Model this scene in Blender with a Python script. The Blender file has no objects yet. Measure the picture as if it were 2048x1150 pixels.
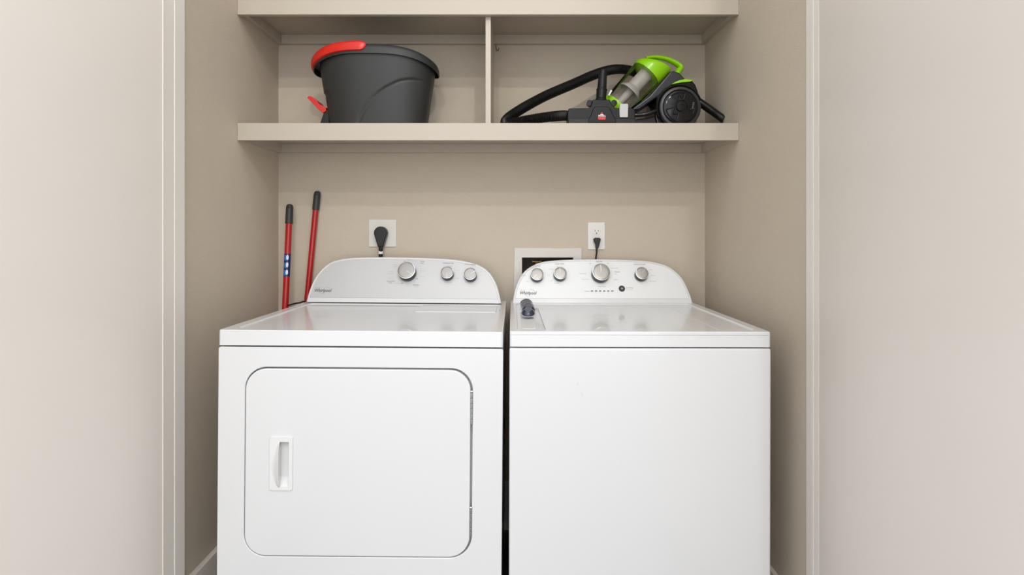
import bpy, bmesh, math, random
from mathutils import Vector, Matrix
random.seed(7)
PI = math.pi
C = bpy.context.scene.collection
# ------------------------------------------------------------------ camera, world, lights, exposure
F, CX, CY, CZ = 1150.0, 1025.0, 470.0, 1.17      # focal length in px, vanishing point, eye height
cam = bpy.data.cameras.new('camera')
cam.sensor_width = 36.0
cam.lens = F / 2048 * 36.0
cam.shift_x = -(CX - 1024) / 2048
cam.shift_y = -(575 - CY) / 2048
cam.clip_start = 0.02
cam_ob = bpy.data.objects.new('camera', cam)
cam_ob.location = (0, 0, CZ)
cam_ob.rotation_euler = (PI / 2, 0, 0)
C.objects.link(cam_ob)
bpy.context.scene.camera = cam_ob

world = bpy.data.worlds.new('world')
bpy.context.scene.world = world
world.use_nodes = True
wb = world.node_tree.nodes['Background']
wb.inputs[0].default_value = (0.93, 0.96, 1.0, 1)
wb.inputs[1].default_value = 2.1

def lamp(name, loc, energy, radius, col):
    l = bpy.data.lights.new(name, 'POINT')
    l.energy = energy
    l.shadow_soft_size = radius
    l.color = col
    o = bpy.data.objects.new(name, l)
    o.location = loc
    C.objects.link(o)
    return o
lamp('ceiling_lamp', (0.50, -1.25, 3.40), 82, 0.035, (1.0, 0.94, 0.86))
lamp('ceiling_lamp', (-0.35, -2.55, 3.48), 84, 0.035, (1.0, 0.94, 0.86))
wl = bpy.data.lights.new('front_fill', 'AREA')           # soft fill added behind the camera to lift the niche, no actual window
wl.shape = 'RECTANGLE'; wl.size = 3.2; wl.size_y = 2.2; wl.energy = 24; wl.color = (0.97, 0.98, 1.0)
wlo = bpy.data.objects.new('front_fill', wl); C.objects.link(wlo)
wlo.location = (0.2, -3.2, 1.35); wlo.rotation_euler = (PI / 2, 0, 0)

vs = bpy.context.scene.view_settings
vs.view_transform = 'Standard'
vs.look = 'None'
vs.gamma = 1.0
vs.use_curve_mapping = False
vs.exposure = 0.0

# ------------------------------------------------------------------ helpers
def at(px, py, d):
    """picture point at depth d (metres from the lens plane) -> world"""
    return Vector(((px - CX) / F * d, d, CZ - (py - CY) / F * d))

def mat(name, col, rough=0.5, metal=0.0, spec=0.5, bump=0.0, bscale=200.0, coat=0.0, vary=0.0, vscale=6.0):
    m = bpy.data.materials.new(name)
    m.use_nodes = True
    nt = m.node_tree
    b = nt.nodes['Principled BSDF']
    b.inputs['Base Color'].default_value = (*col, 1)
    b.inputs['Roughness'].default_value = rough
    b.inputs['Metallic'].default_value = metal
    b.inputs['Specular IOR Level'].default_value = spec
    b.inputs['Coat Weight'].default_value = coat
    tc = nt.nodes.new('ShaderNodeTexCoord')
    if vary > 0:
        n = nt.nodes.new('ShaderNodeTexNoise')
        n.inputs['Scale'].default_value = vscale
        n.inputs['Detail'].default_value = 4
        r = nt.nodes.new('ShaderNodeValToRGB')
        r.color_ramp.elements[0].position = 0.3
        r.color_ramp.elements[1].position = 0.7
        r.color_ramp.elements[0].color = (*[c * (1 - vary) for c in col], 1)
        r.color_ramp.elements[1].color = (*[min(1, c * (1 + vary)) for c in col], 1)
        nt.links.new(tc.outputs['Object'], n.inputs['Vector'])
        nt.links.new(n.outputs['Fac'], r.inputs['Fac'])
        nt.links.new(r.outputs['Color'], b.inputs['Base Color'])
    if bump > 0:
        n = nt.nodes.new('ShaderNodeTexNoise')
        n.inputs['Scale'].default_value = bscale
        n.inputs['Detail'].default_value = 2
        bp = nt.nodes.new('ShaderNodeBump')
        bp.inputs['Strength'].default_value = bump
        bp.inputs['Distance'].default_value = 0.002
        nt.links.new(tc.outputs['Object'], n.inputs['Vector'])
        nt.links.new(n.outputs['Fac'], bp.inputs['Height'])
        nt.links.new(bp.outputs['Normal'], b.inputs['Normal'])
    return m

M = dict(
    wall=mat('wall_paint', (0.555, 0.480, 0.385), 0.7, bump=0.8, bscale=300, vary=0.015),
    shelf=mat('shelf_paint', (0.485, 0.430, 0.355), 0.45, bump=0.05, bscale=90, vary=0.01),
    trim=mat('trim_paint', (0.750, 0.705, 0.645), 0.4, bump=0.04, bscale=60, vary=0.012, vscale=3),
    door=mat('door_paint', (0.750, 0.700, 0.645), 0.4, bump=0.03, bscale=50, vary=0.012, vscale=3),
    floor=mat('floor_tile', (0.12, 0.10, 0.08), 0.5, vary=0.1),
    white=mat('enamel_white', (0.680, 0.682, 0.686), 0.20, coat=0.25, vary=0.006, vscale=2.5),
    wplastic=mat('white_plastic', (0.71, 0.71, 0.705), 0.35),
    panel=mat('panel_silver', (0.52, 0.52, 0.52), 0.42, metal=0.25, vary=0.01),
    wpanel=mat('panel_pearl', (0.72, 0.73, 0.73), 0.42, metal=0.1, vary=0.01),
    ink=mat('dark_ink', (0.10, 0.10, 0.11), 0.6),
    inkl=mat('grey_ink', (0.34, 0.34, 0.35), 0.6),
    knob=mat('brushed_silver', (0.33, 0.315, 0.30), 0.36, metal=0.6, bump=0.05, bscale=500),
    chrome=mat('chrome', (0.8, 0.8, 0.8), 0.18, metal=1.0),
    steel=mat('hinge_steel', (0.42, 0.45, 0.45), 0.35, metal=0.9),
    black=mat('black_plastic', (0.007, 0.007, 0.007), 0.36, spec=0.35),
    tool=mat('floor_tool_black', (0.007, 0.007, 0.0075), 0.42, spec=0.28),
    gloss=mat('gloss_black', (0.006, 0.006, 0.007), 0.12, spec=0.3, coat=0.12),
    navy=mat('dark_slate_plastic', (0.022, 0.024, 0.032), 0.25),
    rubber=mat('grey_rubber', (0.035, 0.035, 0.036), 0.6),
    tyre=mat('wheel_rubber', (0.02, 0.02, 0.02), 0.4),
    bucket=mat('bucket_grey', (0.022, 0.023, 0.022), 0.5, bump=0.03, bscale=150),
    red=mat('red_plastic', (0.62, 0.018, 0.010), 0.30),
    pole=mat('red_lacquer', (0.42, 0.012, 0.010), 0.25),
    grip=mat('grip_grey', (0.030, 0.030, 0.030), 0.5),
    green=mat('lime_plastic', (0.270, 0.600, 0.004), 0.25),
    clipg=mat('light_grey_fabric', (0.50, 0.50, 0.49), 0.8, bump=0.3, bscale=700),
    filt=mat('filter_white', (0.78, 0.76, 0.73), 0.5),
    filtd=mat('dusty_filter', (0.46, 0.43, 0.40), 0.5, vary=0.12, vscale=40),
    plate=mat('outlet_white', (0.74, 0.72, 0.68), 0.35),
    plate2=mat('range_outlet_white', (0.66, 0.64, 0.59), 0.4),
    box=mat('valve_box_white', (0.66, 0.62, 0.58), 0.5),
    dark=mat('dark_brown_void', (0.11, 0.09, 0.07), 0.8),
    podblue=mat('pod_dark_blue', (0.014, 0.022, 0.045), 0.2, coat=0.6),
    podgrey=mat('pod_film', (0.10, 0.115, 0.14), 0.2, coat=0.5),
    podrim=mat('pod_rim', (0.36, 0.38, 0.42), 0.25, coat=0.5),
    sticker=mat('sticker_navy', (0.010, 0.020, 0.12), 0.3),
    stblue=mat('sticker_blue', (0.02, 0.20, 0.55), 0.3),
    stwhite=mat('sticker_white', (0.7, 0.72, 0.75), 0.3),
    logored=mat('logo_red', (0.60, 0.02, 0.02), 0.4),
    logowhite=mat('logo_white', (0.75, 0.75, 0.75), 0.4),
    copper=mat('valve_brass', (0.20, 0.13, 0.06), 0.4, metal=0.8),
)
def clear_mat():
    m = bpy.data.materials.new('smoky_clear_plastic')
    m.use_nodes = True
    nt = m.node_tree
    for n in list(nt.nodes): nt.nodes.remove(n)
    out = nt.nodes.new('ShaderNodeOutputMaterial')
    tr = nt.nodes.new('ShaderNodeBsdfTransparent'); tr.inputs[0].default_value = (0.88, 0.87, 0.855, 1)
    gl = nt.nodes.new('ShaderNodeBsdfGlossy'); gl.inputs['Roughness'].default_value = 0.06
    gl.inputs[0].default_value = (0.9, 0.9, 0.9, 1)
    fr = nt.nodes.new('ShaderNodeLayerWeight'); fr.inputs[0].default_value = 0.18
    mx = nt.nodes.new('ShaderNodeMixShader')
    nt.links.new(fr.outputs[0], mx.inputs[0]); nt.links.new(tr.outputs[0], mx.inputs[1])
    nt.links.new(gl.outputs[0], mx.inputs[2]); nt.links.new(mx.outputs[0], out.inputs[0])
    return m
M['clear'] = clear_mat()

def new(): return bmesh.new()

def add_box(bm, x0, x1, y0, y1, z0, z1, bev=0.0, seg=2):
    t = bmesh.new()
    bmesh.ops.create_cube(t, size=1)
    for v in t.verts:
        v.co = Vector((x0 + (v.co.x + .5) * (x1 - x0), y0 + (v.co.y + .5) * (y1 - y0), z0 + (v.co.z + .5) * (z1 - z0)))
    if bev > 0:
        bmesh.ops.bevel(t, geom=list(t.edges), offset=bev, segments=seg, profile=0.5, affect='EDGES')
    merge(bm, t)
    return bm

def merge(bm, t, mtx=None):
    if mtx is not None: t.transform(mtx)
    me = bpy.data.meshes.new('tmp')
    t.to_mesh(me); t.free()
    bm.from_mesh(me)
    bpy.data.meshes.remove(me)

def rrect(x0, x1, y0, y1, r, n=8):
    pts = []
    for cx, cy, a0 in ((x1 - r, y1 - r, 0), (x0 + r, y1 - r, PI / 2), (x0 + r, y0 + r, PI), (x1 - r, y0 + r, 1.5 * PI)):
        for i in range(n + 1):
            a = a0 + PI / 2 * i / n
            pts.append((cx + r * math.cos(a), cy + r * math.sin(a)))
    return pts

def add_plate(bm, outer, holes, fn, depth, bev=0.0):
    """flat plate of outline `outer` with `holes`; fn(u, v, w) -> Vector, from w=0 (face) to w=-depth"""
    t = bmesh.new()
    es = []
    for loop in [outer] + list(holes):
        vs_ = [t.verts.new((u, v, 0)) for u, v in loop]
        for i in range(len(vs_)):
            es.append(t.edges.new((vs_[i], vs_[(i + 1) % len(vs_)])))
    bmesh.ops.triangle_fill(t, edges=es, use_beauty=True)
    bmesh.ops.recalc_face_normals(t, faces=t.faces)
    if t.faces and sum(f.normal.z for f in t.faces) < 0:
        bmesh.ops.reverse_faces(t, faces=list(t.faces))
    r = bmesh.ops.extrude_face_region(t, geom=list(t.faces), use_keep_orig=True)
    for g in r['geom']:
        if isinstance(g, bmesh.types.BMVert): g.co.z = -depth
    bmesh.ops.recalc_face_normals(t, faces=t.faces)
    if bev > 0:
        bmesh.ops.dissolve_limit(t, angle_limit=0.01, verts=t.verts, edges=t.edges)
        ed = [e for e in t.edges if len(e.link_faces) == 2 and abs(e.verts[0].co.z) < 1e-6 and abs(e.verts[1].co.z) < 1e-6
              and e.calc_face_angle(0) > 0.8]
        bmesh.ops.bevel(t, geom=ed, offset=bev, segments=3, profile=0.5, affect='EDGES')
    for v in t.verts: v.co = fn(v.co.x, v.co.y, v.co.z)
    bmesh.ops.recalc_face_normals(t, faces=t.faces)
    merge(bm, t)
    return bm

def add_prism(bm, pts, y0, y1, bev=0.0):
    """polygon of (x, z) extruded along depth from y0 to y1"""
    t = bmesh.new()
    f = t.faces.new([t.verts.new((x, y0, z)) for x, z in pts])
    r = bmesh.ops.extrude_face_region(t, geom=[f], use_keep_orig=True)
    for g in r['geom']:
        if isinstance(g, bmesh.types.BMVert): g.co.y = y1
    bmesh.ops.recalc_face_normals(t, faces=t.faces)
    if bev > 0:
        ed = [e for e in t.edges if abs(e.verts[0].co.y - e.verts[1].co.y) < 1e-6]
        bmesh.ops.bevel(t, geom=ed, offset=bev, segments=3, profile=0.5, affect='EDGES')
    merge(bm, t)
    return bm

def add_lathe(bm, prof, origin, axis, seg=40, cap=True):
    """prof: list of (radius, height along axis)"""
    q = Vector((0, 0, 1)).rotation_difference(Vector(axis).normalized())
    o = Vector(origin)
    rings = []
    t = bmesh.new()
    for r, h in prof:
        if r < 1e-6:
            rings.append([t.verts.new(o + q @ Vector((0, 0, h)))])
        else:
            rings.append([t.verts.new(o + q @ Vector((r * math.cos(2 * PI * i / seg), r * math.sin(2 * PI * i / seg), h))) for i in range(seg)])
    for a, b in zip(rings, rings[1:]):
        for i in range(seg):
            j = (i + 1) % seg
            if len(a) == 1 and len(b) == 1: continue
            if len(a) == 1: t.faces.new((a[0], b[i], b[j]))
            elif len(b) == 1: t.faces.new((a[i], b[0], a[j]))
            else: t.faces.new((a[i], b[i], b[j], a[j]))
    if cap:
        for rg in (rings[0], rings[-1]):
            if len(rg) > 1: t.faces.new(rg)
    bmesh.ops.recalc_face_normals(t, faces=t.faces)
    merge(bm, t)
    return bm

def spline(pts, n=12):
    P = [Vector(p) for p in pts]
    P = [P[0] * 2 - P[1]] + P + [P[-1] * 2 - P[-2]]
    out = []
    for i in range(1, len(P) - 2):
        a, b, c, d = P[i - 1:i + 3]
        for k in range(n):
            t = k / n
            out.append(0.5 * ((2 * b) + (c - a) * t + (2 * a - 5 * b + 4 * c - d) * t * t + (3 * b - a - 3 * c + d) * t ** 3))
    out.append(P[-2].copy())
    return out

def resample(pts, step):
    out = [pts[0]]
    acc = 0
    for a, b in zip(pts, pts[1:]):
        L = (b - a).length
        while acc + L >= step:
            k = (step - acc) / L
            a = a.lerp(b, k); L = (b - a).length; acc = 0
            out.append(a)
        acc += L
    return out

def add_tube(bm, pts, rad, seg=16, cap=True, flat=1.0):
    """rad: number or function of index; flat squashes along the second frame axis"""
    t = bmesh.new()
    rings = []
    nrm = None
    for i, p in enumerate(pts):
        a = pts[max(0, i - 1)]; b = pts[min(len(pts) - 1, i + 1)]
        tan = (Vector(b) - Vector(a)).normalized()
        if nrm is None:
            nrm = tan.cross(Vector((0, 1, 0)))
            if nrm.length < 1e-3: nrm = tan.cross(Vector((1, 0, 0)))
            nrm.normalize()
        nrm = (nrm - tan * nrm.dot(tan)).normalized()
        bi = tan.cross(nrm)
        r = rad(i) if callable(rad) else rad
        rings.append([t.verts.new(Vector(p) + nrm * r * math.cos(2 * PI * k / seg) + bi * r * flat * math.sin(2 * PI * k / seg)) for k in range(seg)])
    for a, b in zip(rings, rings[1:]):
        for k in range(seg):
            j = (k + 1) % seg
            t.faces.new((a[k], b[k], b[j], a[j]))
    if cap:
        t.faces.new(rings[0]); t.faces.new(rings[-1])
    bmesh.ops.recalc_face_normals(t, faces=t.faces)
    merge(bm, t)
    return bm

def root_loc(o):
    while o.parent is not None: o = o.parent
    return Vector(o.location)

def obj(name, bm, m, parent=None, smooth=True, origin=None, ang=35, wn=True):
    if parent is not None: off = root_loc(parent)
    elif origin is not None: off = Vector(origin)
    else:
        xs = [v.co for v in bm.verts]
        off = Vector(((min(c.x for c in xs) + max(c.x for c in xs)) / 2, (min(c.y for c in xs) + max(c.y for c in xs)) / 2, min(c.z for c in xs)))
    for v in bm.verts: v.co -= off
    if smooth:
        bm.normal_update()
        for f in bm.faces: f.smooth = True
        for e in bm.edges:
            e.smooth = not (len(e.link_faces) == 2 and e.calc_face_angle(0) > math.radians(ang))
    me = bpy.data.meshes.new(name)
    bm.to_mesh(me); bm.free()
    for mm in (m if isinstance(m, (list, tuple)) else [m]): me.materials.append(mm)
    o = bpy.data.objects.new(name, me)
    C.objects.link(o)
    if parent is not None: o.parent = parent
    else: o.location = off
    if smooth and wn:
        w = o.modifiers.new('weighted_normal', 'WEIGHTED_NORMAL'); w.keep_sharp = True; w.weight = 100
    return o

def tag(o, label, cat, group=None):
    o['label'] = label; o['category'] = cat
    if group: o['group'] = group
    return o

def thing(name, label, cat, loc, group=None):
    o = bpy.data.objects.new(name, None)
    o.empty_display_size = 0.05
    C.objects.link(o); o.location = loc
    return tag(o, label, cat, group)

def struct(name, bm, m, parent=None, label=None, smooth=True):
    o = obj(name, bm, m, parent, smooth)
    if parent is None: o['kind'] = 'structure'
    if label: o['label'] = label
    return o

def text_into(bm, s, fn, u, v, size, shear=0.0, align='CENTER', bold=0.0, xs=1.0):
    cu = bpy.data.curves.new('t', 'FONT')
    cu.body = s; cu.size = size; cu.align_x = align; cu.align_y = 'CENTER'
    cu.resolution_u = 2; cu.shear = shear; cu.offset = bold
    o = bpy.data.objects.new('t', cu); C.objects.link(o)
    dg = bpy.context.evaluated_depsgraph_get()
    e = o.evaluated_get(dg)
    me = e.to_mesh()
    t = bmesh.new(); t.from_mesh(me)
    e.to_mesh_clear()
    bpy.data.objects.remove(o); bpy.data.curves.remove(cu)
    for w in t.verts: w.co = fn(u + w.co.x * xs, v + w.co.y, 0.0)
    merge(bm, t)

# ------------------------------------------------------------------ the setting
XL, XR, YB, YF = -0.9327, 0.767, 2.292, 1.49          # niche side walls, back wall, front
ZT = 2.78
# back wall with the hole of the washer valve box
bx0, bz1 = at(1044, 515, YB).x, at(1044, 515, YB).z
bx1 = at(1146, 515, YB).x
hole = [(bx0, bz1 - 0.16), (bx1, bz1 - 0.16), (bx1, bz1), (bx0, bz1)]
bm = add_plate(new(), [(XL - .12, 0), (XR + .12, 0), (XR + .12, ZT), (XL - .12, ZT)], [hole], lambda u, v, w: Vector((u, YB - w, v)), 0.12)
struct('wall_back', bm, M['wall'], smooth=False)
struct('wall_left', add_box(new(), XL - .12, XL, YF, YB, 0, ZT), M['wall'], smooth=False)
struct('wall_right', add_box(new(), XR, XR + .12, YF, YB, 0, ZT), M['wall'], smooth=False)
struct('wall_front_left', add_box(new(), XL - 1.3, XL - .12, YF - .02, YF + .12, 0, 3.2), M['wall'], smooth=False)
struct('wall_front_right', add_box(new(), XR + .12, XR + 1.3, YF - .02, YF + .12, 0, 3.2), M['wall'], smooth=False)
struct('wall_front_top', add_box(new(), XL - .12, XR + .12, YF - .02, YF + .12, ZT, 3.2), M['wall'], smooth=False)
struct('ceiling', add_box(new(), XL - .12, XR + .12, YF + .12, YB + .12, ZT, ZT + .1), M['wall'], smooth=False)
struct('floor', add_box(new(), -3.0, 3.0, -3.0, YB + .12, -.05, 0), M['floor'], smooth=False)
def baseboard(name, bm): struct(name, bm, M['trim'])
BH = 0.192
baseboard('baseboard_back', add_box(new(), XL + .020, XR - .016, YB - .015, YB, 0, BH, .003))
baseboard('baseboard_left', add_box(new(), XL, XL + .019, YF + .16, YB, 0, BH, .003))
baseboard('baseboard_right', add_box(new(), XR, XR + .0, YF + .1, YB, 0, BH) if False else add_box(new(), XR - .015, XR, YF + .03, YB, 0, BH, .003))
# jambs: boards that line the opening
XJL, XJR = XL + 0.030, XR - 0.004
dl = [-XJL * F / (CX - x) for x in (370, 350, 326)]
struct('trim_1', add_box(new(), XJL - .03, XJL, dl[1], dl[0], 0, ZT, .0015), M['trim'])
struct('trim_2', add_box(new(), XJL - .045, XJL - .002, dl[2] + .004, dl[1] - .0006, 0, ZT, .0015), M['trim'])
dr = [XJR * F / (x - CX) for x in (1612, 1626, 1637)]
struct('trim_3', add_box(new(), XJR, XJR + .02, dr[1], dr[0], 0, ZT, .0012), M['trim'])
struct('trim_4', add_box(new(), XJR + .0015, XJR + .02, dr[2] + .002, dr[1] - .0006, 0, ZT, .0012), M['trim'])
# doors swung open towards the camera
def door(name, hx, hy, ex, ey, th):
    bm = new(); L = math.hypot(ex - hx, ey - hy)
    add_box(bm, 0, L, 0, th, 0.01, 2.74, .002)
    a = math.atan2(ey - hy, ex - hx)
    bm.transform(Matrix.Translation((hx, hy, 0)) @ Matrix.Rotation(a, 4, 'Z'))
    return struct(name, bm, M['door'])
door('door_1', XJL - .002, dl[2] + .001, XJL - .030, .62, -.035)
door('door_2', XJR + .002, dr[2], 0.6085, .672, .035)

# ------------------------------------------------------------------ shelves
SF = F / 590.6                                        # depth of the shelf fronts (1.947)
def shelf_unit(name, ztop, zfas, label):
    r = thing(name, label, 'shelf', ((XL + XR) / 2, SF, ztop - .0175))
    r['group'] = 'built in shelves above the machines'
    zu = ztop - .0175
    obj('shelf_board', add_box(new(), XL, XR, SF + .019, YB, zu, ztop, .0008), M['shelf'], r)
    obj('front_trim', add_box(new(), XL + .0005, XR - .0005, SF, SF + .0188, zfas, ztop + .0006, .0015), M['shelf'], r)
    ch = .036
    obj('cleat', add_box(new(), XL + .0192, XR - .0192, YB - .019, YB, zu - ch, zu, .001), M['shelf'], r)
    obj('cleat', add_box(new(), XL, XL + .019, SF + .03, YB, zu - ch, zu, .001), M['shelf'], r)
    obj('cleat', add_box(new(), XR - .019, XR, SF + .03, YB, zu - ch, zu, .001), M['shelf'], r)
    return r
Z1, Z2 = 1.549, 1.980
shelf_unit('wall_shelf', Z1, at(0, 280.5, SF).z, 'lower beige painted shelf holding the bucket and the vacuum cleaner')
shelf_unit('wall_shelf', Z2, at(0, 29, SF).z, 'upper beige painted shelf cut off by the top of the picture')
dx = at(976.3, 0, 1.972).x
dv = obj('shelf_divider', add_box(new(), dx - .009, dx + .009, 1.972, YB - .0195, Z1, Z2 - .0178, .001), M['shelf'])
tag(dv, 'vertical beige divider board between the bucket and the vacuum cleaner', 'divider')
hk = obj('cup_hook', add_tube(new(), spline([at(992, 90, 2.271), at(993, 99, 2.268), at(996, 101, 2.262), at(998, 96, 2.258)], 5), .0016, 8), M['dark'])
tag(hk, 'tiny dark hook under the cleat just right of the shelf divider', 'hook')

# ------------------------------------------------------------------ appliances
ZS, ZTOP = 0.875, 0.914
D0 = F / 760.0                                        # front of the machines

def console(r, cx, d0, z0, left, pts, panel_mat, tilt):
    """pts: picture outline of the backsplash; returns mapping functions"""
    st, ct = math.sin(tilt), math.cos(tilt)
    def fn(u, v, w): return Vector((cx + u, d0 + v * st - w * ct, z0 + v * ct + w * st))
    nrm = Vector((0, -ct, st)); base = Vector((cx, d0, z0))
    def uv(px, py, w=0.0):
        c = Vector((0, 0, CZ)); di = at(px, py, 1) - c
        k = ((base + nrm * w) - c).dot(nrm) / di.dot(nrm)
        p = c + di * k - nrm * w
        return p.x - cx, (p.z - z0) / ct
    out = [uv(*p) for p in pts]
    # smooth outline
    sp = spline([Vector((u, v, 0)) for u, v in out], 4)
    out = [(p.x, max(p.y, 0)) for p in sp]
    def inset(poly, k):
        n = len(poly); res = []
        for i in range(n):
            a = Vector(poly[i - 1] if i else (poly[0][0], -1)); b = Vector(poly[i]); c = Vector(poly[i + 1] if i < n - 1 else (poly[-1][0], -1))
            t = (c - b).normalized() + (b - a).normalized(); t.normalize()
            nn = Vector((t.y, -t.x))
            res.append((b.x + nn.x * k, max(b.y + nn.y * k, 0)))
        return res
    bm = new()
    rings = []
    for k, w, back in ((0, 0, 1), (0, -.006, 0), (.0012, -.0018, 0), (.004, 0, 0), (.0085, 0, 0), (.0095, -.0012, 0)):
        pl = inset(out, k) if k else out
        if back: rings.append([bm.verts.new((cx + u * .985, 2.248, z0 + v * ct * .985)) for u, v in pl])
        else: rings.append([bm.verts.new(fn(u, v, w)) for u, v in pl])
    for a, b in zip(rings, rings[1:]):
        for i in range(len(a) - 1): bm.faces.new((a[i], b[i], b[i + 1], a[i + 1]))
    for rg in (rings[0], rings[-1]): bm.faces.new(rg)
    bm.faces.new([rg[0] for rg in rings] + [rg[-1] for rg in reversed(rings)])
    bmesh.ops.recalc_face_normals(bm, faces=bm.faces)
    co = obj('console', bm, M['white'], r, ang=25)
    # coloured control panel in the front of the console
    pl = inset(out, .0100); vb = .0185
    pl2 = []
    for i, (u, v) in enumerate(pl):
        if v >= vb: pl2.append((u, v))
    pl2 = [(pl2[0][0] - (.0012), vb)] + pl2 + [(pl2[-1][0] + .0012, vb)]
    bm = new()
    bm.faces.new([bm.verts.new(fn(u, v, -.0006)) for u, v in reversed(pl2)])
    rr = bmesh.ops.extrude_face_region(bm, geom=list(bm.faces), use_keep_orig=True)
    for g in rr['geom']:
        if isinstance(g, bmesh.types.BMVert): g.co += nrm * 0.0008
    bmesh.ops.recalc_face_normals(bm, faces=bm.faces)
    obj('control_panel', bm, panel_mat, r, smooth=False)
    return fn, uv, nrm

def make_knob(r, fn, uv, nrm, px, py, rad, h, ang):
    u, v = uv(px, py, h)
    o = fn(u, v, 0.0003)
    b = add_lathe(new(), [(rad * 1.02, 0), (rad * 1.04, h * .25), (rad * 1.00, h * .75), (rad * .97, h * .86)], o, nrm, 48)
    k = obj('knob', b, M['gloss'], r)
    b = add_lathe(new(), [(rad * .975, h * .84), (rad * 1.0, h * .90), (rad * .975, h * .985), (rad * .92, h), (rad * .885, h * .97), (rad * .872, h * .93)], o, nrm, 56, cap=False)
    obj('knob_ring', b, M['chrome'], k)['label'] = 'bright silver ring'
    b = add_lathe(new(), [(rad * .880, h * .90), (rad * .860, h * .945), (rad * .83, h * .965), (rad * .6, h * .972), (0, h * .975)], o, nrm, 56, cap=False)
    kc = obj('knob_cap', b, M['knob'], k); kc['label'] = 'brushed silver cap'
    # raised pointer
    t = bmesh.new()
    bmesh.ops.create_cube(t, size=1)
    for w in t.verts:
        w.co = Vector((rad * .50 + w.co.x * rad * .78, w.co.y * rad * .075, w.co.z * .0016))
    ca, sa = math.cos(ang), math.sin(ang)
    for w in t.verts:
        x, y = w.co.x * ca - w.co.y * sa, w.co.x * sa + w.co.y * ca
        w.co = fn(u + x, v + y, h * .975 + w.co.z)
    obj('pointer', t, M['steel'], k)

def prints(r, fn, uv, items, logo):
    b1, b2 = new(), new()
    for s, px, py, hpx, dark in items:
        u, v = uv(px, py)
        text_into(b1 if dark else b2, s, lambda a, b, c: fn(a, b, .0005), u, v, hpx / 540 * 1.32, bold=.00006 if dark == 2 else 0)
    if b1.verts: obj('printed_legend', b1, M['ink'], r, smooth=False)['label'] = 'dark printed legend'
    else: b1.free()
    if b2.verts: obj('printed_legend', b2, M['inkl'], r, smooth=False)['label'] = 'pale grey printed legend'
    else: b2.free()
    b = new()
    u, v = uv(*logo)
    text_into(b, 'Whirlpool', lambda a, c, w: fn(a, c, .0006), u, v, .0175, shear=.18, bold=.00035, xs=.86)
    text_into(b, 'EST. 1911', lambda a, c, w: fn(a, c, .0006), u - .019, v + .0105, .0046, shear=.1)
    obj('brand_lettering', b, M['ink'], r, smooth=False)
    # faint swirl ring round the lettering
    pts = [fn(u + .002 + .016 * math.cos(a), v + .0005 + .0125 * math.sin(a), .0006) for a in [PI * (1.15 + .5 * i / 14) for i in range(15)]]
    pts2 = [fn(u + .012 + .012 * math.cos(a), v + .0045 + .0095 * math.sin(a), .0006) for a in [PI * (.05 + .6 * i / 14) for i in range(15)]]
    b = add_tube(new(), pts, .0004, 6); add_tube(b, pts2, .0004, 6)
    obj('brand_swirl', b, M['inkl'], r)

def feet(r, x0, x1, y0, y1):
    for x in (x0 + .05, x1 - .05):
        for y in (y0 + .05, y1 - .05):
            obj('foot', add_lathe(new(), [(.018, 0), (.02, .006), (.012, .012), (.012, .032)], (x, y, 0), (0, 0, 1), 16), M['black'], r)

# ---- dryer
dxa, dxb = at(432.5, 0, D0).x, at(1001, 0, D0).x
DB = 2.235
dry = thing('clothes_dryer', 'white clothes dryer on the left with a rounded front door and three knobs', 'dryer', ((dxa + dxb) / 2, D0 + .35, 0))
bm = add_box(new(), dxa, dxb, D0 + .022, DB, .03, ZS - .003, .004)
obj('cabinet', bm, M['white'], dry)
dm = lambda px, py: (at(px, py, D0).x, at(px, py, D0).z)
gx0, gz0 = dm(485.5, 1116); gx1, gz1 = dm(941.5, 737)
holeo = rrect(gx0, gx1, gz0, gz1, .058, 10)
outer = rrect(dxa - .001, dxb + .001, .03, ZS - .004, .006, 3)
obj('front_panel', add_plate(new(), outer, [holeo], lambda u, v, w: Vector((u, D0 - w, v)), .0215, .0022), M['white'], dry)
# door with handle pocket
hx0, hz0 = dm(541, 976); hx1, hz1 = dm(577, 884)
pocket = rrect(hx0, hx1, hz0, hz1, .004, 3)
do = rrect(gx0 + .0022, gx1 - .0055, gz0 + .0022, gz1 - .0042, .055, 10)
dd = obj('door', add_plate(new(), do, [pocket], lambda u, v, w: Vector((u, D0 - .0012 - w, v)), .019, .003), M['white'], dry)
px0, pz0 = dm(537, 983); px1, pz1 = dm(583, 875)
ox0, oz0 = dm(556, 976.5); ox1, oz1 = dm(575.5, 886)
bm = add_plate(new(), rrect(px0, px1, pz0, pz1, .006, 5), [rrect(ox0, ox1, oz0, oz1, .002, 2)], lambda u, v, w: Vector((u, D0 - .0046 - w, v)), .0032, .0012)
# pocket walls behind the opening
for a, b, c, d in ((ox0 - .008, ox0 - .006, oz0, oz1), (ox1 - .0005, ox1 + .0015, oz0, oz1), (ox0 - .008, ox1 + .0015, oz0 - .0015, oz0), (ox0 - .008, ox1 + .0015, oz1, oz1 + .0015)):
    add_box(bm, a, b, D0 - .002, D0 + .017, c, d)
add_box(bm, ox0 - .008, ox1 + .0015, D0 + .015, D0 + .0168, oz0, oz1)
h = obj('door_handle', bm, M['wplastic'], dd)
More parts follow.
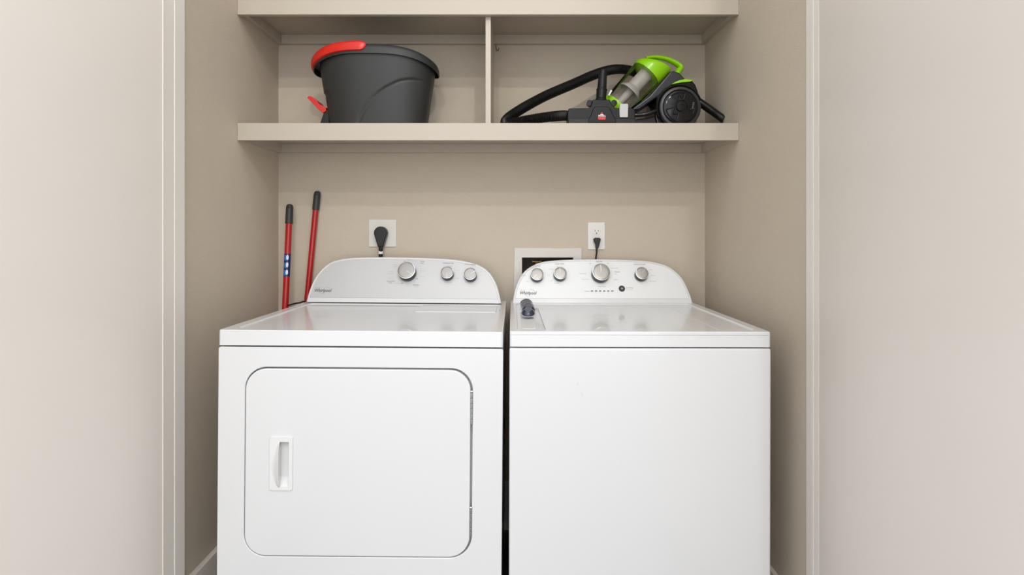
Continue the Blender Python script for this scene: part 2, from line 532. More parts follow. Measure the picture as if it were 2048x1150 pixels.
# bulged grip left of the opening (lens shaped, proud at its straight edge)
t = bmesh.new(); N = 22; rows = []
for i in range(N + 1):
    q = i / N; z = oz1 + (oz0 - .001 - oz1) * q
    bow = math.sin(PI * q) ** .6 * (.55 + .45 * min(1, q * 2.2)) * (dm(556, 0)[0] - dm(541, 0)[0])
    row = []
    for j in range(7):
        s = j / 6
        x = ox0 - bow * (1 - s)
        y = D0 - .0046 - (.0105 * math.sin(PI * q) ** .5) * (s ** 1.6)
        row.append(t.verts.new((x, y, z)))
    row.append(t.verts.new((ox0 + .0014, row[-1].co.y, z)))
    row.append(t.verts.new((ox0 + .0014, D0 - .002, z)))
    rows.append(row)
for a, b in zip(rows, rows[1:]):
    for j in range(8): t.faces.new((a[j], b[j], b[j + 1], a[j + 1]))
bmesh.ops.remove_doubles(t, verts=t.verts, dist=1e-5)
bmesh.ops.recalc_face_normals(t, faces=t.faces)
obj('grip', t, M['wplastic'], h, ang=50)
# scooped ramp at the bottom of the pocket
t = add_prism(new(), [(0, 0), (0, 1), (0, 0)], 0, 1) if False else new()
zr = oz0 + .022
vs_ = [[t.verts.new((x, D0 + .0148 - .015 * s ** 1.5, zr - .022 * s)) for s in [k / 8 for k in range(9)]] for x in (ox0 - .006, ox1)]
for k in range(8): t.faces.new((vs_[0][k], vs_[0][k + 1], vs_[1][k + 1], vs_[1][k]))
bmesh.ops.recalc_face_normals(t, faces=t.faces)
obj('scoop', t, M['wplastic'], h)
# hinges in the right-hand gap
for y0, y1 in ((785, 848), (1017, 1072)):
    za, zb = dm(0, y1)[1], dm(0, y0)[1]
    b = new(); n = 6
    for k in range(n):
        add_lathe(b, [(.0028, 0), (.0031, .0006), (.0031, (zb - za) / n - .0014), (.0028, (zb - za) / n - .0008)], (gx1 - .0026, D0 - .0005, za + k * (zb - za) / n), (0, 0, 1), 12)
    add_box(b, gx1 - .0048, gx1 - .0006, D0 + .0015, D0 + .004, za, zb)
    obj('hinge', b, M['steel'], dry)
    b = add_lathe(new(), [(.0, -.0005), (.0035, 0), (.003, .002), (0, .003)], (gx1 + .0005 - .003, D0 - .0015, zb + .003), (0, -1, 0), 10)
    obj('hinge_screw', b, M['chrome'], dry)
# top
ztp = ZTOP + .002
def appliance_top(r, x0, x1, inner_holes, side=.030, back=2.20):
    b = add_plate(new(), rrect(x0, x1, D0 - .001, DB, .007, 4), [], lambda u, v, w: Vector((u, v, ztp - .0035 + w)), ztp - .0035 - ZS - .0006, .0015)
    return b
b = appliance_top(dry, dxa - .0005, dxb + .0005, [])
o = rrect(dxa - .0005, dxb + .0005, D0 - .001, DB, .008, 5)
inn = rrect(dxa + .033, dxb - .020, D0 + .030, 2.10, .02, 5)
add_plate(b, o, [inn], lambda u, v, w: Vector((u, v, ztp + w)), .0036, .0028)
obj('top_panel', b, M['white'], dry)
lx0, lx1 = -.333, -.062
b = add_plate(new(), rrect(lx0, lx1, 1.915, 2.085, .006, 4), [], lambda u, v, w: Vector((u, v, ztp - .0012 + w)), .0023, .0008)
obj('lint_screen_cover', b, M['white'], dry)
b = add_box(new(), -.0535, -.051, 1.955, 1.985, ztp - .0034, ztp - .0026)
obj('scratch', b, M['ink'], dry)['label'] = 'small dark scuff'
dpts = [(608, 606), (612, 590), (620, 568), (632, 548), (650, 530.5), (670, 521.5), (700, 517), (750, 515.2), (800, 515.2), (860, 516.4), (900, 518.6), (930, 523),
        (955, 530.5), (974, 544), (987, 564), (994.5, 586), (999, 606)]
fn, uv, nr = console(dry, (dxa + dxb) / 2, 2.107, ztp + .003, 608, dpts, M['panel'], math.radians(24))
def sl(x): return 0
make_knob(dry, fn, uv, nr, 808, 541.3, .0328, .031, math.radians(-38))
make_knob(dry, fn, uv, nr, 889.3, 545.0, .0236, .027, math.radians(-91))
make_knob(dry, fn, uv, nr, 935.8, 547.3, .0236, .027, math.radians(32))
prints(dry, fn, uv, [
    ('TEMPERATURE', 891.5, 527, 2.6, 1), ('CYCLE SIGNAL', 935.5, 529.3, 2.6, 1),
    ('OFF', 804.5, 524, 2, 2), ('Wrinkle', 813, 520, 2, 0), ('Shield', 813, 522.4, 2, 0), ('60', 820, 521.5, 2, 0), ('50', 826.5, 524.5, 2, 0), ('40', 832, 527.8, 2, 0), ('Timed', 839.5, 524, 3, 1), ('Dry', 839.5, 527.3, 3, 1),
    ('30', 835.5, 533.2, 2, 0), ('20', 837, 538.8, 2, 0), ('Damp Dry', 841, 542.3, 2, 0), ('10', 837, 545.5, 2, 0), ('Less Dry', 840, 553.7, 2, 0), ('OFF', 829.3, 558.7, 2, 2),
    ('20', 825, 565.3, 2, 0), ('30', 818, 569, 2, 0), ('10', 810.5, 570.6, 2, 0), ('Fluff Air', 828, 571.2, 3, 1), ('No Heat', 828, 574.5, 2, 0),
    ('Wrinkle', 786, 530.8, 2, 0), ('Shield', 787, 533.8, 2, 0), ('Less Dry', 776.5, 543.8, 2.2, 0), ('Normal Dry', 776, 548.6, 2.2, 0), ('More Dry', 777.5, 558, 2.2, 0),
    ('Automatic', 777, 563.6, 3, 1), ('Dry', 776, 567, 3, 1), ('Heavy Dry', 789.5, 568, 2, 0), ('OFF', 800, 568.2, 2, 2),
    ('Low', 911, 541, 2, 0), ('High', 911, 557.2, 2, 0), ('Medium', 896, 532.5, 2, 0), ('Extra Low', 893, 565.5, 2, 0), ('On', 957, 543.2, 2, 0), ('Off', 942, 534, 2, 0)],
    (641, 583.5))
feet(dry, dxa, dxb, D0 + .02, DB)
# power lead loop that shows beside the console
b = add_tube(new(), spline([at(576, 611, 2.21), at(590, 607, 2.20), at(600, 605.5, 2.20), at(612, 603, 2.20), at(640, 612, 2.243)], 8), .0028, 8)
add_tube(b, spline([at(574, 617, 2.21), at(586, 612.5, 2.20), at(600, 610, 2.19), at(625, 613, 2.243)], 8), .0022, 8)
wr = obj('wire', b, M['black'])
tag(wr, 'thin black wires behind the left back corner of the dryer', 'wire')
dry.rotation_euler = (0, math.radians(.45), math.radians(-.10))
dry.location.x += -.000; dry.location.z += .002

# ---- washer
wxa, wxb = at(1018, 0, D0).x, at(1540.5, 0, D0).x
wsh = thing('washing_machine', 'white top loading washing machine on the right with a flat lid', 'washing machine', ((wxa + wxb) / 2, D0 + .35, 0))
obj('cabinet', add_box(new(), wxa - .001, wxb + .001, D0 - .001, DB, .03, ZS - .003, .006, 3), M['white'], wsh)
lidx0, lidx1, lidy0, lidy1 = .088, .556, D0 + .038, 2.03
b = add_plate(new(), rrect(wxa, wxb, D0 - .001, DB, .007, 4), [], lambda u, v, w: Vector((u, v, ztp - .009 + w)), ztp - .009 - ZS - .0006, 0)
add_plate(b, rrect(wxa, wxb, D0 - .001, DB, .007, 4), [rrect(lidx0 - .0095, lidx1 + .002, lidy0 - .002, lidy1 + .002, .012, 5)], lambda u, v, w: Vector((u, v, ztp - .0035 + w)), .006, .0012)
add_plate(b, rrect(wxa, wxb, D0 - .001, DB, .008, 5), [rrect(wxa + .022, wxb - .030, D0 + .024, 2.13, .02, 5)], lambda u, v, w: Vector((u, v, ztp + w)), .0036, .0028)
obj('top_panel', b, M['white'], wsh)
obj('lid', add_plate(new(), rrect(lidx0, lidx1, lidy0, lidy1, .011, 5), [], lambda u, v, w: Vector((u, v, ztp - .003 + w)), .0055, .0016), M['white'], wsh)
obj('bleach_dispenser', add_plate(new(), rrect(.024, .064, D0 + .06, D0 + .40, .010, 5), [], lambda u, v, w: Vector((u, v, ztp - .0025 + w)), .001, .0005), M['wplastic'], wsh)
wpts = [(1023.5, 609), (1026, 591), (1031, 572), (1040.5, 551.5), (1054, 537), (1076.5, 525.5), (1105, 520.6), (1162, 518), (1219.5, 518), (1276.7, 520),
        (1305, 523), (1330, 529.5), (1349, 541), (1365, 558), (1376, 580), (1382.5, 597), (1385, 609)]
wfn, wuv, wnr = console(wsh, (wxa + wxb) / 2, 2.149, ztp - .0005, 1023, wpts, M['wpanel'], math.radians(24))
make_knob(wsh, wfn, wuv, wnr, 1073.2, 548.3, .0242, .027, math.radians(225))
make_knob(wsh, wfn, wuv, wnr, 1119.5, 546.2, .0242, .027, math.radians(92))
make_knob(wsh, wfn, wuv, wnr, 1201.5, 543.6, .0336, .031, math.radians(93))
make_knob(wsh, wfn, wuv, wnr, 1283.2, 545.8, .0242, .027, math.radians(50))
prints(wsh, wfn, wuv, [
    ('LOAD SIZE', 1072, 532.2, 2.6, 1), ('WASH TEMP', 1118, 528.2, 2.6, 1), ('RINSE OPTIONS', 1278, 528.7, 2.6, 1),
    ('Extra Large', 1066, 536, 2, 0), ('Large', 1054, 540.5, 2, 0), ('Medium', 1047.5, 551.5, 2, 0), ('Small', 1054, 563.5, 2, 0),
    ('Hot', 1114, 533.6, 2, 0), ('Warm', 1100, 538.5, 2, 0), ('Cool', 1096, 550, 2, 0), ('Cold', 1101.5, 561.8, 2, 0), ('Tap Cold', 1112, 566.5, 2, 0),
    ('Normal', 1197, 523.4, 3, 1), ('Light', 1180, 526.8, 2, 0), ('Heavy', 1215, 526.8, 2, 0), ('Heavy Duty', 1227.5, 536.3, 2.2, 0), ('Casual', 1233, 543.6, 3, 1), ('Light', 1230, 547.5, 2, 0),
    ('Delicate', 1231, 559, 2.2, 0), ('Drain & Spin', 1164.5, 547.3, 2.2, 0), ('Rinse & Spin', 1169.5, 558.6, 2.2, 0), ('Clean Washer', 1203.5, 573, 2.2, 0), ('Progress', 1173.5, 582.5, 2.2, 1),
    ('1 Rinse', 1300.5, 539.5, 2.2, 0), ('2 Rinse', 1305, 550.7, 2.2, 0), ('Extra Rinse', 1305, 562.5, 2.2, 0),
    ('Start/Pause', 1258, 575.6, 2.4, 1), ('Lid Locked', 1258, 579.5, 2, 0), ('Fill', 1183, 585.5, 1.4, 0), ('Wash', 1191, 585.5, 1.4, 0), ('Rinse', 1199, 585.5, 1.4, 0), ('Spin', 1207.5, 585.5, 1.4, 0), ('Done', 1215.5, 585.5, 1.4, 0), ('Lock', 1224, 585.5, 1.4, 0)],
    (1054.8, 586.5))
for k in range(6):
    u, v = wuv(1183 + k * 8.1, 582.1)
    b = add_plate(new(), rrect(u - .0046, u + .0046, v - .0019, v + .0019, .0008, 2), [], lambda a, c, w: wfn(a, c, w + .0006), .0006)
    obj('indicator_light', b, M['ink'], wsh)
u, v = wuv(1242.5, 577.3)
b = add_lathe(new(), [(.0118, 0), (.0118, .002), (.0105, .0032), (.006, .0028), (0, .0026)], wfn(u, v, .0003), wnr, 32)
obj('start_button', b, M['rubber'], wsh)
t = new()
for s in (-.002, .002):
    add_plate(t, rrect(u + s - .0006, u + s + .0006, v - .0025, v + .0025, .0003, 2), [], lambda a, c, w: wfn(a, c, w + .0036), .0006)
obj('start_button_mark', t, M['logowhite'], wsh)
feet(wsh, wxa, wxb, D0 + .02, DB)
wsh.rotation_euler = (0, math.radians(.12), 0)
# small scuff marks on the washer front
for (x, y, a) in ((1153, 770, 1.1), (1161, 786, -.9)):
    p = at(x, y, D0 - .0012)
    b = add_tube(new(), [p, p + Vector((.004 * math.cos(a), 0, .006 * math.sin(a))), p + Vector((.009 * math.cos(a), 0, .008 * math.sin(a)))], .0003, 6)
    obj('scuff', b, M['inkl'], wsh)['label'] = 'faint grey scuff'

# ------------------------------------------------------------------ detergent pods on the washer
ztd = ztp - .0012
pods = [(1052.6, 1.980, 0, 'rearmost of the row on the washer'), (1054, 1.920, 0, 'second from the console in the washer row'),
        (1055.5, 1.866, 0, 'middle one of the row on the washer'), (1057, 1.814, 0, 'second from the front in the washer row'),
        (1056.3, 1.766, 0, 'frontmost of the row on the washer')]
for i, (px, d, zz, lb) in enumerate(pods):
    r = .0215
    root = thing('detergent_pod', 'dark blue grey detergent pod, ' + lb, 'detergent pod', (at(px, 0, d).x, d, ztd), 'detergent pods on the washer')
    b = new()
    ax = Vector((.05 * (i % 2) - .03, -.60, .80)) if i < 4 else Vector((0, -.42, .90))
    cz = ztd + [.0190, .0190, .0190, .0185, .0150][i]
    cen = (at(px, 0, d).x, d, cz)
    add_lathe(b, [(0, -.0085), (r * .55, -.008), (r * .85, -.0045), (r * .95, 0), (r * .90, .0050), (r * .66, .0105), (r * .33, .0130), (0, .0138)], cen, ax, 28)
    obj('liquid_pouch', b, M['podblue'] if i >= 3 else M['podgrey'], root)
    b = add_lathe(new(), [(r * .92, -.0006), (r * 1.02, -.0008), (r * 1.05, 0), (r * 1.02, .0008), (r * .92, .0006)], cen, ax, 28)
    obj('film_rim', b, M['podrim'], root)
    if i >= 3:
        b = add_lathe(new(), [(r * .50, .0112), (r * .46, .0132), (r * .30, .0142), (0, .0148)], cen, ax, 24, cap=False)
        obj('inner_pouch', b, M['podgrey'], root)

# ------------------------------------------------------------------ outlets
def bp(px, py, off=0.0): return at(px, py, YB - off)
a, c = bp(738, 494), bp(793, 439)
r = thing('range_outlet', 'square white wall outlet behind the dryer with a big black plug in it', 'outlet', ((a.x + c.x) / 2, YB, a.z))
cx_, cz_ = bp(765, 466).x, bp(765, 466).z
obj('cover_plate', add_plate(new(), rrect(a.x, c.x, a.z, c.z, .003, 3), [], lambda u, v, w: Vector((u, YB - .005 - w, v)), .005, .002), M['plate2'], r)
obj('socket_face', add_lathe(new(), [(.026, 0), (.026, .0025), (.0245, .0035), (0, .0035)], (cx_ - .002, YB - .005, cz_), (0, -1, 0), 40), M['plate2'], r)
pl = thing('dryer_plug', 'big black teardrop plug with cord in the square outlet behind the dryer', 'plug', (cx_ - .01, YB - .02, bp(0, 500).z))
pc = bp(761, 466, .035)
def teardrop(cx, cz, r, L, k=1.0):
    pts = []
    for i in range(25):
        a_ = -.30 + (PI + .60) * i / 24
        pts.append((cx + r * k * math.cos(a_), cz + r * k * math.sin(a_)))
    pts.append((cx - r * .40 * k, cz - L * k)); pts.append((cx + r * .40 * k, cz - L * k))
    return pts
b = add_prism(new(), teardrop(pc.x, pc.z, .0255, .054), YB - .040, YB - .0086, .004)
obj('plug_body', b, M['black'], pl)
cord = spline([Vector((pc.x, YB - .026, pc.z - .048)), Vector((pc.x - .001, YB - .026, pc.z - .062)), Vector((pc.x - .002, YB - .022, pc.z - .085)), Vector((pc.x - .004, YB - .020, pc.z - .13)), Vector((pc.x - .005, YB - .02, pc.z - .25))], 6)
obj('strain_relief', add_lathe(new(), [(.0105, 0), (.0105, .006), (.009, .008), (.0085, .012)], (pc.x, YB - .026, pc.z - .046), (0, 0, -1), 20), M['navy'], pl)
obj('cord', add_tube(new(), cord, .0082, 14), M['black'], pl)
obj('metal_ferrule', add_lathe(new(), [(.0086, 0), (.0092, .001), (.0092, .012), (.0086, .013)], (pc.x - .0018, YB - .023, pc.z - .070), (-.03, 0, -1), 20), M['filt'], pl)['label'] = 'pale metal sleeve on the cord'

a, c = bp(1175.3, 499), bp(1209.8, 444.5)
r = thing('wall_outlet', 'narrow white duplex outlet behind the washer with a small black plug', 'outlet', ((a.x + c.x) / 2, YB, a.z))
obj('cover_plate', add_plate(new(), rrect(a.x, c.x, a.z, c.z, .003, 3), [], lambda u, v, w: Vector((u, YB - .005 - w, v)), .005, .002), M['plate'], r)
for yy in (462.5, 483.5):
    p = bp(1192.7, yy)
    b = add_plate(new(), rrect(p.x - .0165, p.x + .0165, p.z - .0135, p.z + .0135, .010, 6), [], lambda u, v, w: Vector((u, YB - .0066 - w, v)), .0015, .0006)
    f_ = obj('receptacle', b, M['plate'], r)
    b = new()
    for s, hh in ((-.0062, .0042), (.0062, .0034)):
        add_box(b, p.x + s - .0010, p.x + s + .0010, YB - .0070, YB - .0060, p.z + .002 - hh, p.z + .002 + hh)
    add_lathe(b, [(.0026, 0), (.0026, .0006), (0, .0006)], (p.x, YB - .0064, p.z - .0075), (0, -1, 0), 14)
    obj('slot', b, M['ink'], f_)
pl = thing('washer_plug', 'small black plug in the lower socket of the narrow outlet behind the washer', 'plug', (bp(1193, 0).x, YB - .02, bp(0, 500).z))
q = lambda x, y: (bp(x, y, .02).x, bp(x, y, .02).z)
b = add_prism(new(), [q(1187, 478), q(1190, 475.5), q(1198.5, 475.5), q(1201.3, 478.5), q(1200, 483), q(1197.5, 493), q(1196, 497), q(1191.5, 497), q(1190.8, 489), q(1187.6, 482.5)], YB - .028, YB - .0068, .0015)
obj('plug_body', b, M['black'], pl)
obj('cord', add_tube(new(), spline([bp(1193.8, 495, .018), bp(1193.3, 505, .018), bp(1191.8, 517, .018), bp(1190, 535, .018), bp(1188, 600, .018)], 6), .0032, 12), M['black'], pl)

# washer valve box
r = thing('washer_valve_box', 'white framed recessed valve box in the wall behind the washer', 'valve box', ((bx0 + bx1) / 2, YB, bz1 - .17))
a, c = bp(1027, 496), bp(1163, 496)
outer = [(a.x, bz1 - .19), (c.x, bz1 - .19), (c.x, c.z), (c.x - .09, c.z - .0012), (c.x - .14, c.z + .0004), (a.x + .004, c.z + .001)]
b = add_plate(new(), outer, [[(bx0 - .0003, bz1 - .16), (bx1 + .0003, bz1 - .16), (bx1 + .0003, bz1), (bx0 - .0003, bz1)]], lambda u, v, w: Vector((u, YB - .006 - w, v)), .006, .0012)
obj('frame', b, M['box'], r)
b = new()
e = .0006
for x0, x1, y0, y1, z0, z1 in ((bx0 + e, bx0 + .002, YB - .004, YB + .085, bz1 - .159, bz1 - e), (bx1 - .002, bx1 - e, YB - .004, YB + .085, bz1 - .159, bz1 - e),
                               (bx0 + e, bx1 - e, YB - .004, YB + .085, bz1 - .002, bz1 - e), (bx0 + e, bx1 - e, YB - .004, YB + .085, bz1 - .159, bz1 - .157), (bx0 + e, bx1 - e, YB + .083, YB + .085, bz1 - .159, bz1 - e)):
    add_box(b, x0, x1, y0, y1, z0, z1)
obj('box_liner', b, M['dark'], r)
for k in (.3, .62):
    xx = bx0 + (bx1 - bx0) * k
    b = add_lathe(new(), [(.009, 0), (.009, .05), (.013, .052), (.013, .07), (.006, .074)], (xx, YB + .045, bz1 - .085), (0, 0, 1), 16)
    add_box(b, xx - .02, xx + .02, YB + .03, YB + .04, bz1 - .022, bz1 - .014, .002)
    obj('valve', b, M['copper'], r)

# ------------------------------------------------------------------ mop poles
def mop(name, top, bot, rad, label, z_grip, sticker):
    top, bot = Vector(top), Vector(bot)
    ax = (top - bot).normalized(); L = (top - bot).length
    r = thing(name, label, 'mop', bot, 'mop handles in the left corner')
    obj('pole', add_lathe(new(), [(rad, .07), (rad, L - z_grip + .01)], bot, ax, 28), M['pole'], r)
    g = rad * 1.17
    pr = [(g, L - z_grip), (g * 1.03, L - z_grip + .004), (g, L - z_grip + .04), (g, L - .016), (g * .93, L - .009), (g * .72, L - .003), (g * .35, L - .0004), (0, L)]
    gp = obj('hand_grip', add_lathe(new(), pr, bot, ax, 28), M['grip'], r)
    gp['label'] = 'dark grey end grip'
    hs = obj('hang_slot', add_lathe(new(), [(g * .4, -.0008), (g * .33, .0002), (0, .0002)], bot + ax * (L - .016) + Vector((0, -g * .96, 0)), (0, -1, 0), 14), M['black'], gp)
    obj('mop_socket', add_lathe(new(), [(.03, .0), (.035, .02), (.02, .05), (rad * 1.3, .06), (rad * 1.3, .11)], bot, ax, 20), M['grip'], r)
    if sticker:
        s0, s1 = sticker
        st = obj('sticker', add_lathe(new(), [(rad * 1.015, s0), (rad * 1.02, s0 + .0005), (rad * 1.02, s1 - .0005), (rad * 1.015, s1)], bot, ax, 28), M['sticker'], r)
        side = ax.cross(Vector((0, 1, 0))).normalized()          # roughly +/-x
        fwd = ax.cross(side).normalized()
        if fwd.y > 0: fwd = -fwd
        if side.x < 0: side = -side
        def patch(u, v, ru, rv, m, lift, nm):
            t = bmesh.new(); ring = []
            cen = None
            def P(uu, vv):
                a_ = uu / rad
                return bot + ax * vv + (side * math.sin(a_) + fwd * math.cos(a_)) * rad * lift
            n = 18; rr_ = []
            for q_ in (0.5, 1.0):
                rr_.append([t.verts.new(P(u + ru * q_ * math.cos(2 * PI * i / n), v + rv * q_ * math.sin(2 * PI * i / n))) for i in range(n)])
            ct = t.verts.new(P(u, v))
            for i in range(n):
                j = (i + 1) % n
                t.faces.new((ct, rr_[0][i], rr_[0][j])); t.faces.new((rr_[0][i], rr_[1][i], rr_[1][j], rr_[0][j]))
            obj(nm, t, m, st)
        for k in range(3):
            vc = s0 + (s1 - s0) * (.17 + .33 * k)
            patch(-.003, vc - .001, .0068, .011, M['stblue'], 1.035, 'sticker_print')
            patch(.0045, vc + .001, .0045, .010, M['stwhite'], 1.045, 'sticker_print')
            patch(-.008, vc + .010, .0016, .0018, M['logored'], 1.05, 'sticker_print')
    return r
t1 = at(579.6, 408, 2.25); b1 = Vector((-.876, 2.13, 0.0)); b1.x = (549 - CX) / F * 2.13
L1 = (t1 - b1).length
def along(py, t, b):
    best = min(range(2001), key=lambda i: abs((CY - (b.lerp(t, i / 2000).z - CZ) / b.lerp(t, i / 2000).y * F) - py))
    return best / 2000 * (t - b).length
mop('floor_mop', t1, b1, .0118, 'left red mop pole with a blue sticker, shorter, standing in the corner', L1 - along(447.5, t1, b1), (along(553, t1, b1), along(508, t1, b1)))
t2 = at(635, 382, 2.277); b2 = at(570, 1082, 2.262); b2.z = 0
L2 = (t2 - b2).length
m2 = mop('floor_mop', t2, b2, .0112, 'right red mop pole, taller and leaning behind the dryer console, no sticker', L2 - along(420, t2, b2), None)

# ------------------------------------------------------------------ bucket
bc = Vector((at(757.5, 0, 2.118).x, 2.118, Z1))
bk = thing('mop_bucket', 'dark grey oval mop bucket with red handle on the lower shelf', 'bucket', bc)
HB = .245
def zrim(th): return Z1 + .229 + (.038 if math.sin(th) < 0 else .034) * (1 - abs(math.cos(th)) ** 2.6) - .004 * math.cos(th) * math.sin(th) ** 2
def se(th, a_, b_, n=2.5):
    c_, s_ = math.cos(th), math.sin(th)
    return a_ * math.copysign(abs(c_) ** (2 / n), c_), b_ * math.copysign(abs(s_) ** (2 / n), s_)
def radii(z):
    k = (z - Z1) / .25
    return .176 + .036 * k ** 1.1, .098 + .034 * k
arc = [(713, 243), (718, 230), (730, 211), (748, 192), (765, 178), (783, 168), (800, 160), (826, 155), (852, 156.5), (874, 161)]
arcw = [(at(x, y, 2.0).x, at(x, y, 2.0).z) for x, y in arc]
arcs = [(p.x, p.z) for p in spline([Vector((x, 0, z)) for x, z in arcw], 6)]
def arc_dist(x, z):
    best, sgn = 1e9, 1
    for (xa, za), (xb, zb) in zip(arcs, arcs[1:]):
        ex, ez = xb - xa, zb - za
        k = max(0, min(1, ((x - xa) * ex + (z - za) * ez) / (ex * ex + ez * ez)))
        qx, qz = x - xa - k * ex, z - za - k * ez
        dd_ = math.hypot(qx, qz)
        if dd_ < best: best, sgn = dd_, (1 if ex * qz - ez * qx < 0 else -1)
    return best * sgn                                  # positive below / right of the arc
NT, NZ = 240, 96
t = bmesh.new(); rows = []
for j in range(NZ + 1):
    row = []
    for i in range(NT):
        th = 2 * PI * i / NT
        zt = zrim(th) + .004
        z = Z1 + .001 + (zt - Z1 - .001) * j / NZ
        a_, b_ = radii(z)
        x, y = se(th, a_, b_)
        X, Y = bc.x + x, bc.y + y
        dent = 0
        if y < 0:
            if X > arcw[0][0] - .03:
                dz = arc_dist(X, z)
                k = max(0, min(1, dz / .010 + .5))
                rt = max(0, min(1, (bc.x + .19 - X) / .03))
                dent = (.0025 * (k * k * (3 - 2 * k)) + .0032 * math.exp(-(dz / .0042) ** 2)) * rt
        # small step in the left flank
        if math.cos(th) < -.75 and z < Z1 + .135: dent += .004 * min(1, (Z1 + .135 - z) / .006)
        n_ = Vector((x / a_ ** 2, y / b_ ** 2, 0)).normalized()
        row.append(t.verts.new((X - n_.x * dent, Y - n_.y * dent, z)))
    rows.append(row)
for a_, b_ in zip(rows, rows[1:]):
    for i in range(NT): t.faces.new((a_[i], a_[(i + 1) % NT], b_[(i + 1) % NT], b_[i]))
t.faces.new(rows[0])
# inner skin
inn = []
for j in range(0, 11):
    row = []
    for i in range(NT):
        th = 2 * PI * i / NT
        z = zrim(th) + .004 - (zrim(th) - Z1 - .006) * j / 10
        a_, b_ = radii(z); x, y = se(th, a_ - .0055, b_ - .0055)
        row.append(t.verts.new((bc.x + x, bc.y + y, z)))
    inn.append(row)
for i in range(NT): t.faces.new((rows[-1][i], rows[-1][(i + 1) % NT], inn[0][(i + 1) % NT], inn[0][i]))
for a_, b_ in zip(inn, inn[1:]):
    for i in range(NT): t.faces.new((a_[i], a_[(i + 1) % NT], b_[(i + 1) % NT], b_[i]))
t.faces.new(inn[-1])
bmesh.ops.recalc_face_normals(t, faces=t.faces)
obj('bucket_body', t, M['bucket'], bk, ang=50)
# rim flange: swept profile (outward offset, height)
def sweep_rim(prof, th0, th1, n, closed, endtaper=False):
    t = bmesh.new(); rows = []
    for i in range(n if closed else n + 1):
        th = th0 + (th1 - th0) * i / n
        zz = zrim(th); a_, b_ = radii(Z1 + .225)
        left = max(0, -math.cos(th)) ** 2 * .010
        row = []
        tp = 1.0
        if endtaper:
            q = min(i, n - i) / 5
            tp = math.sqrt(max(.05, 1 - (1 - min(1, q)) ** 2))
        pc_u = sum(p[0] for p in prof) / len(prof); pc_v = sum(p[1] for p in prof) / len(prof)
        for u, v in prof:
            u = pc_u + (u - pc_u) * tp; v = pc_v + (v - pc_v) * tp
            x, y = se(th, a_ + u + left, b_ + u)
            row.append(t.verts.new((bc.x + x, bc.y + y, zz + v)))
        rows.append(row)
    m_ = len(prof)
    rng = range(len(rows)) if closed else range(len(rows) - 1)
    for i in rng:
        a_, b_ = rows[i], rows[(i + 1) % len(rows)]
        for k in range(m_): t.faces.new((a_[k], a_[(k + 1) % m_], b_[(k + 1) % m_], b_[k]))
    if not closed: t.faces.new(rows[0]); t.faces.new(rows[-1])
    bmesh.ops.recalc_face_normals(t, faces=t.faces)
    return t
obj('rim', sweep_rim([(-.004, .000), (.008, -.001), (.0105, -.020), (.0135, -.020), (.0130, -.002), (.010, .008), (.004, .013), (-.002, .013), (-.005, .006)], 0, 2 * PI, 120, True), M['bucket'], bk, ang=40)
hh = sweep_rim([(.0138, -.012), (.0200, -.010), (.0215, .000), (.0205, .014), (.0165, .021), (.010, .023), (.003, .0215), (.003, .0150), (.0128, .0105)], PI * .93, PI * 1.492, 130, False, True)
obj('carry_handle', hh, M['red'], bk, ang=50)['label'] = 'red plastic handle'
# pedal at the lower left
pd = at
dP = 2.12
P2 = lambda x, y: (at(x, y, dP).x, at(x, y, dP).z)
b = add_prism(new(), [P2(621, 200), P2(624, 196), P2(629, 197), P2(641, 206), P2(643, 211), P2(658, 219), P2(658, 226), P2(652, 230), P2(641, 221), P2(634, 213)], dP - .035, dP + .03, .0015)
pe = obj('wringer_pedal', b, M['red'], bk); pe['label'] = 'red foot pedal'
b = add_prism(new(), [P2(657, 222), P2(663, 225), P2(663, 256), P2(648, 257.5), P2(646, 248), P2(652, 231)], dP - .03, dP + .025, .002)
obj('pedal_bracket', b, M['black'], bk)

# ------------------------------------------------------------------ vacuum cleaner
vac = thing('canister_vacuum', 'green and black canister vacuum cleaner with clear dust bin and long hose', 'vacuum cleaner', (at(1362, 0, 2.12).x, 2.12, Z1))
Q = lambda x, y, d=2.05: (at(x, y, d).x, at(x, y, d).z)
body = [(1317, 255.5), (1311.5, 232), (1312, 214), (1317, 190), (1329, 175.5), (1345.5, 166.5), (1370, 159.5), (1388, 160), (1394, 167), (1399.5, 182), (1402.5, 199), (1401.5, 222), (1396, 240), (1386, 255.5)]
b = add_prism(new(), [Q(*p) for p in body], 2.062, 2.228, .008)
obj('motor_body', b, M['gloss'], vac)
cr = [(1341, 142), (1349, 141), (1360, 145), (1371, 157), (1362, 170), (1325, 187), (1303, 202), (1279, 219), (1268, 220), (1266, 216), (1300, 190), (1320, 167)]
b = add_prism(new(), [Q(x, y, 2.075) for x, y in cr], 2.078, 2.215, .006)
obj('bin_cradle', b, M['navy'], vac)
b = add_prism(new(), [Q(1344, 167.5, 2.05), Q(1352, 162.5, 2.05), Q(1362, 158.5, 2.05), Q(1372, 156.8, 2.05), Q(1389, 159, 2.05), Q(1382, 162, 2.05), Q(1365, 163.5, 2.05)], 2.058, 2.232, .0012)
obj('green_accent', b, M['green'], vac)['label'] = 'lime green trim'
b = add_prism(new(), [Q(1256, 256.2), Q(1256, 243), Q(1275, 236), (Q(1300, 233)), Q(1322, 226), Q(1322, 256.2)], 2.07, 2.22, .004)
obj('base_tray', b, M['black'], vac)
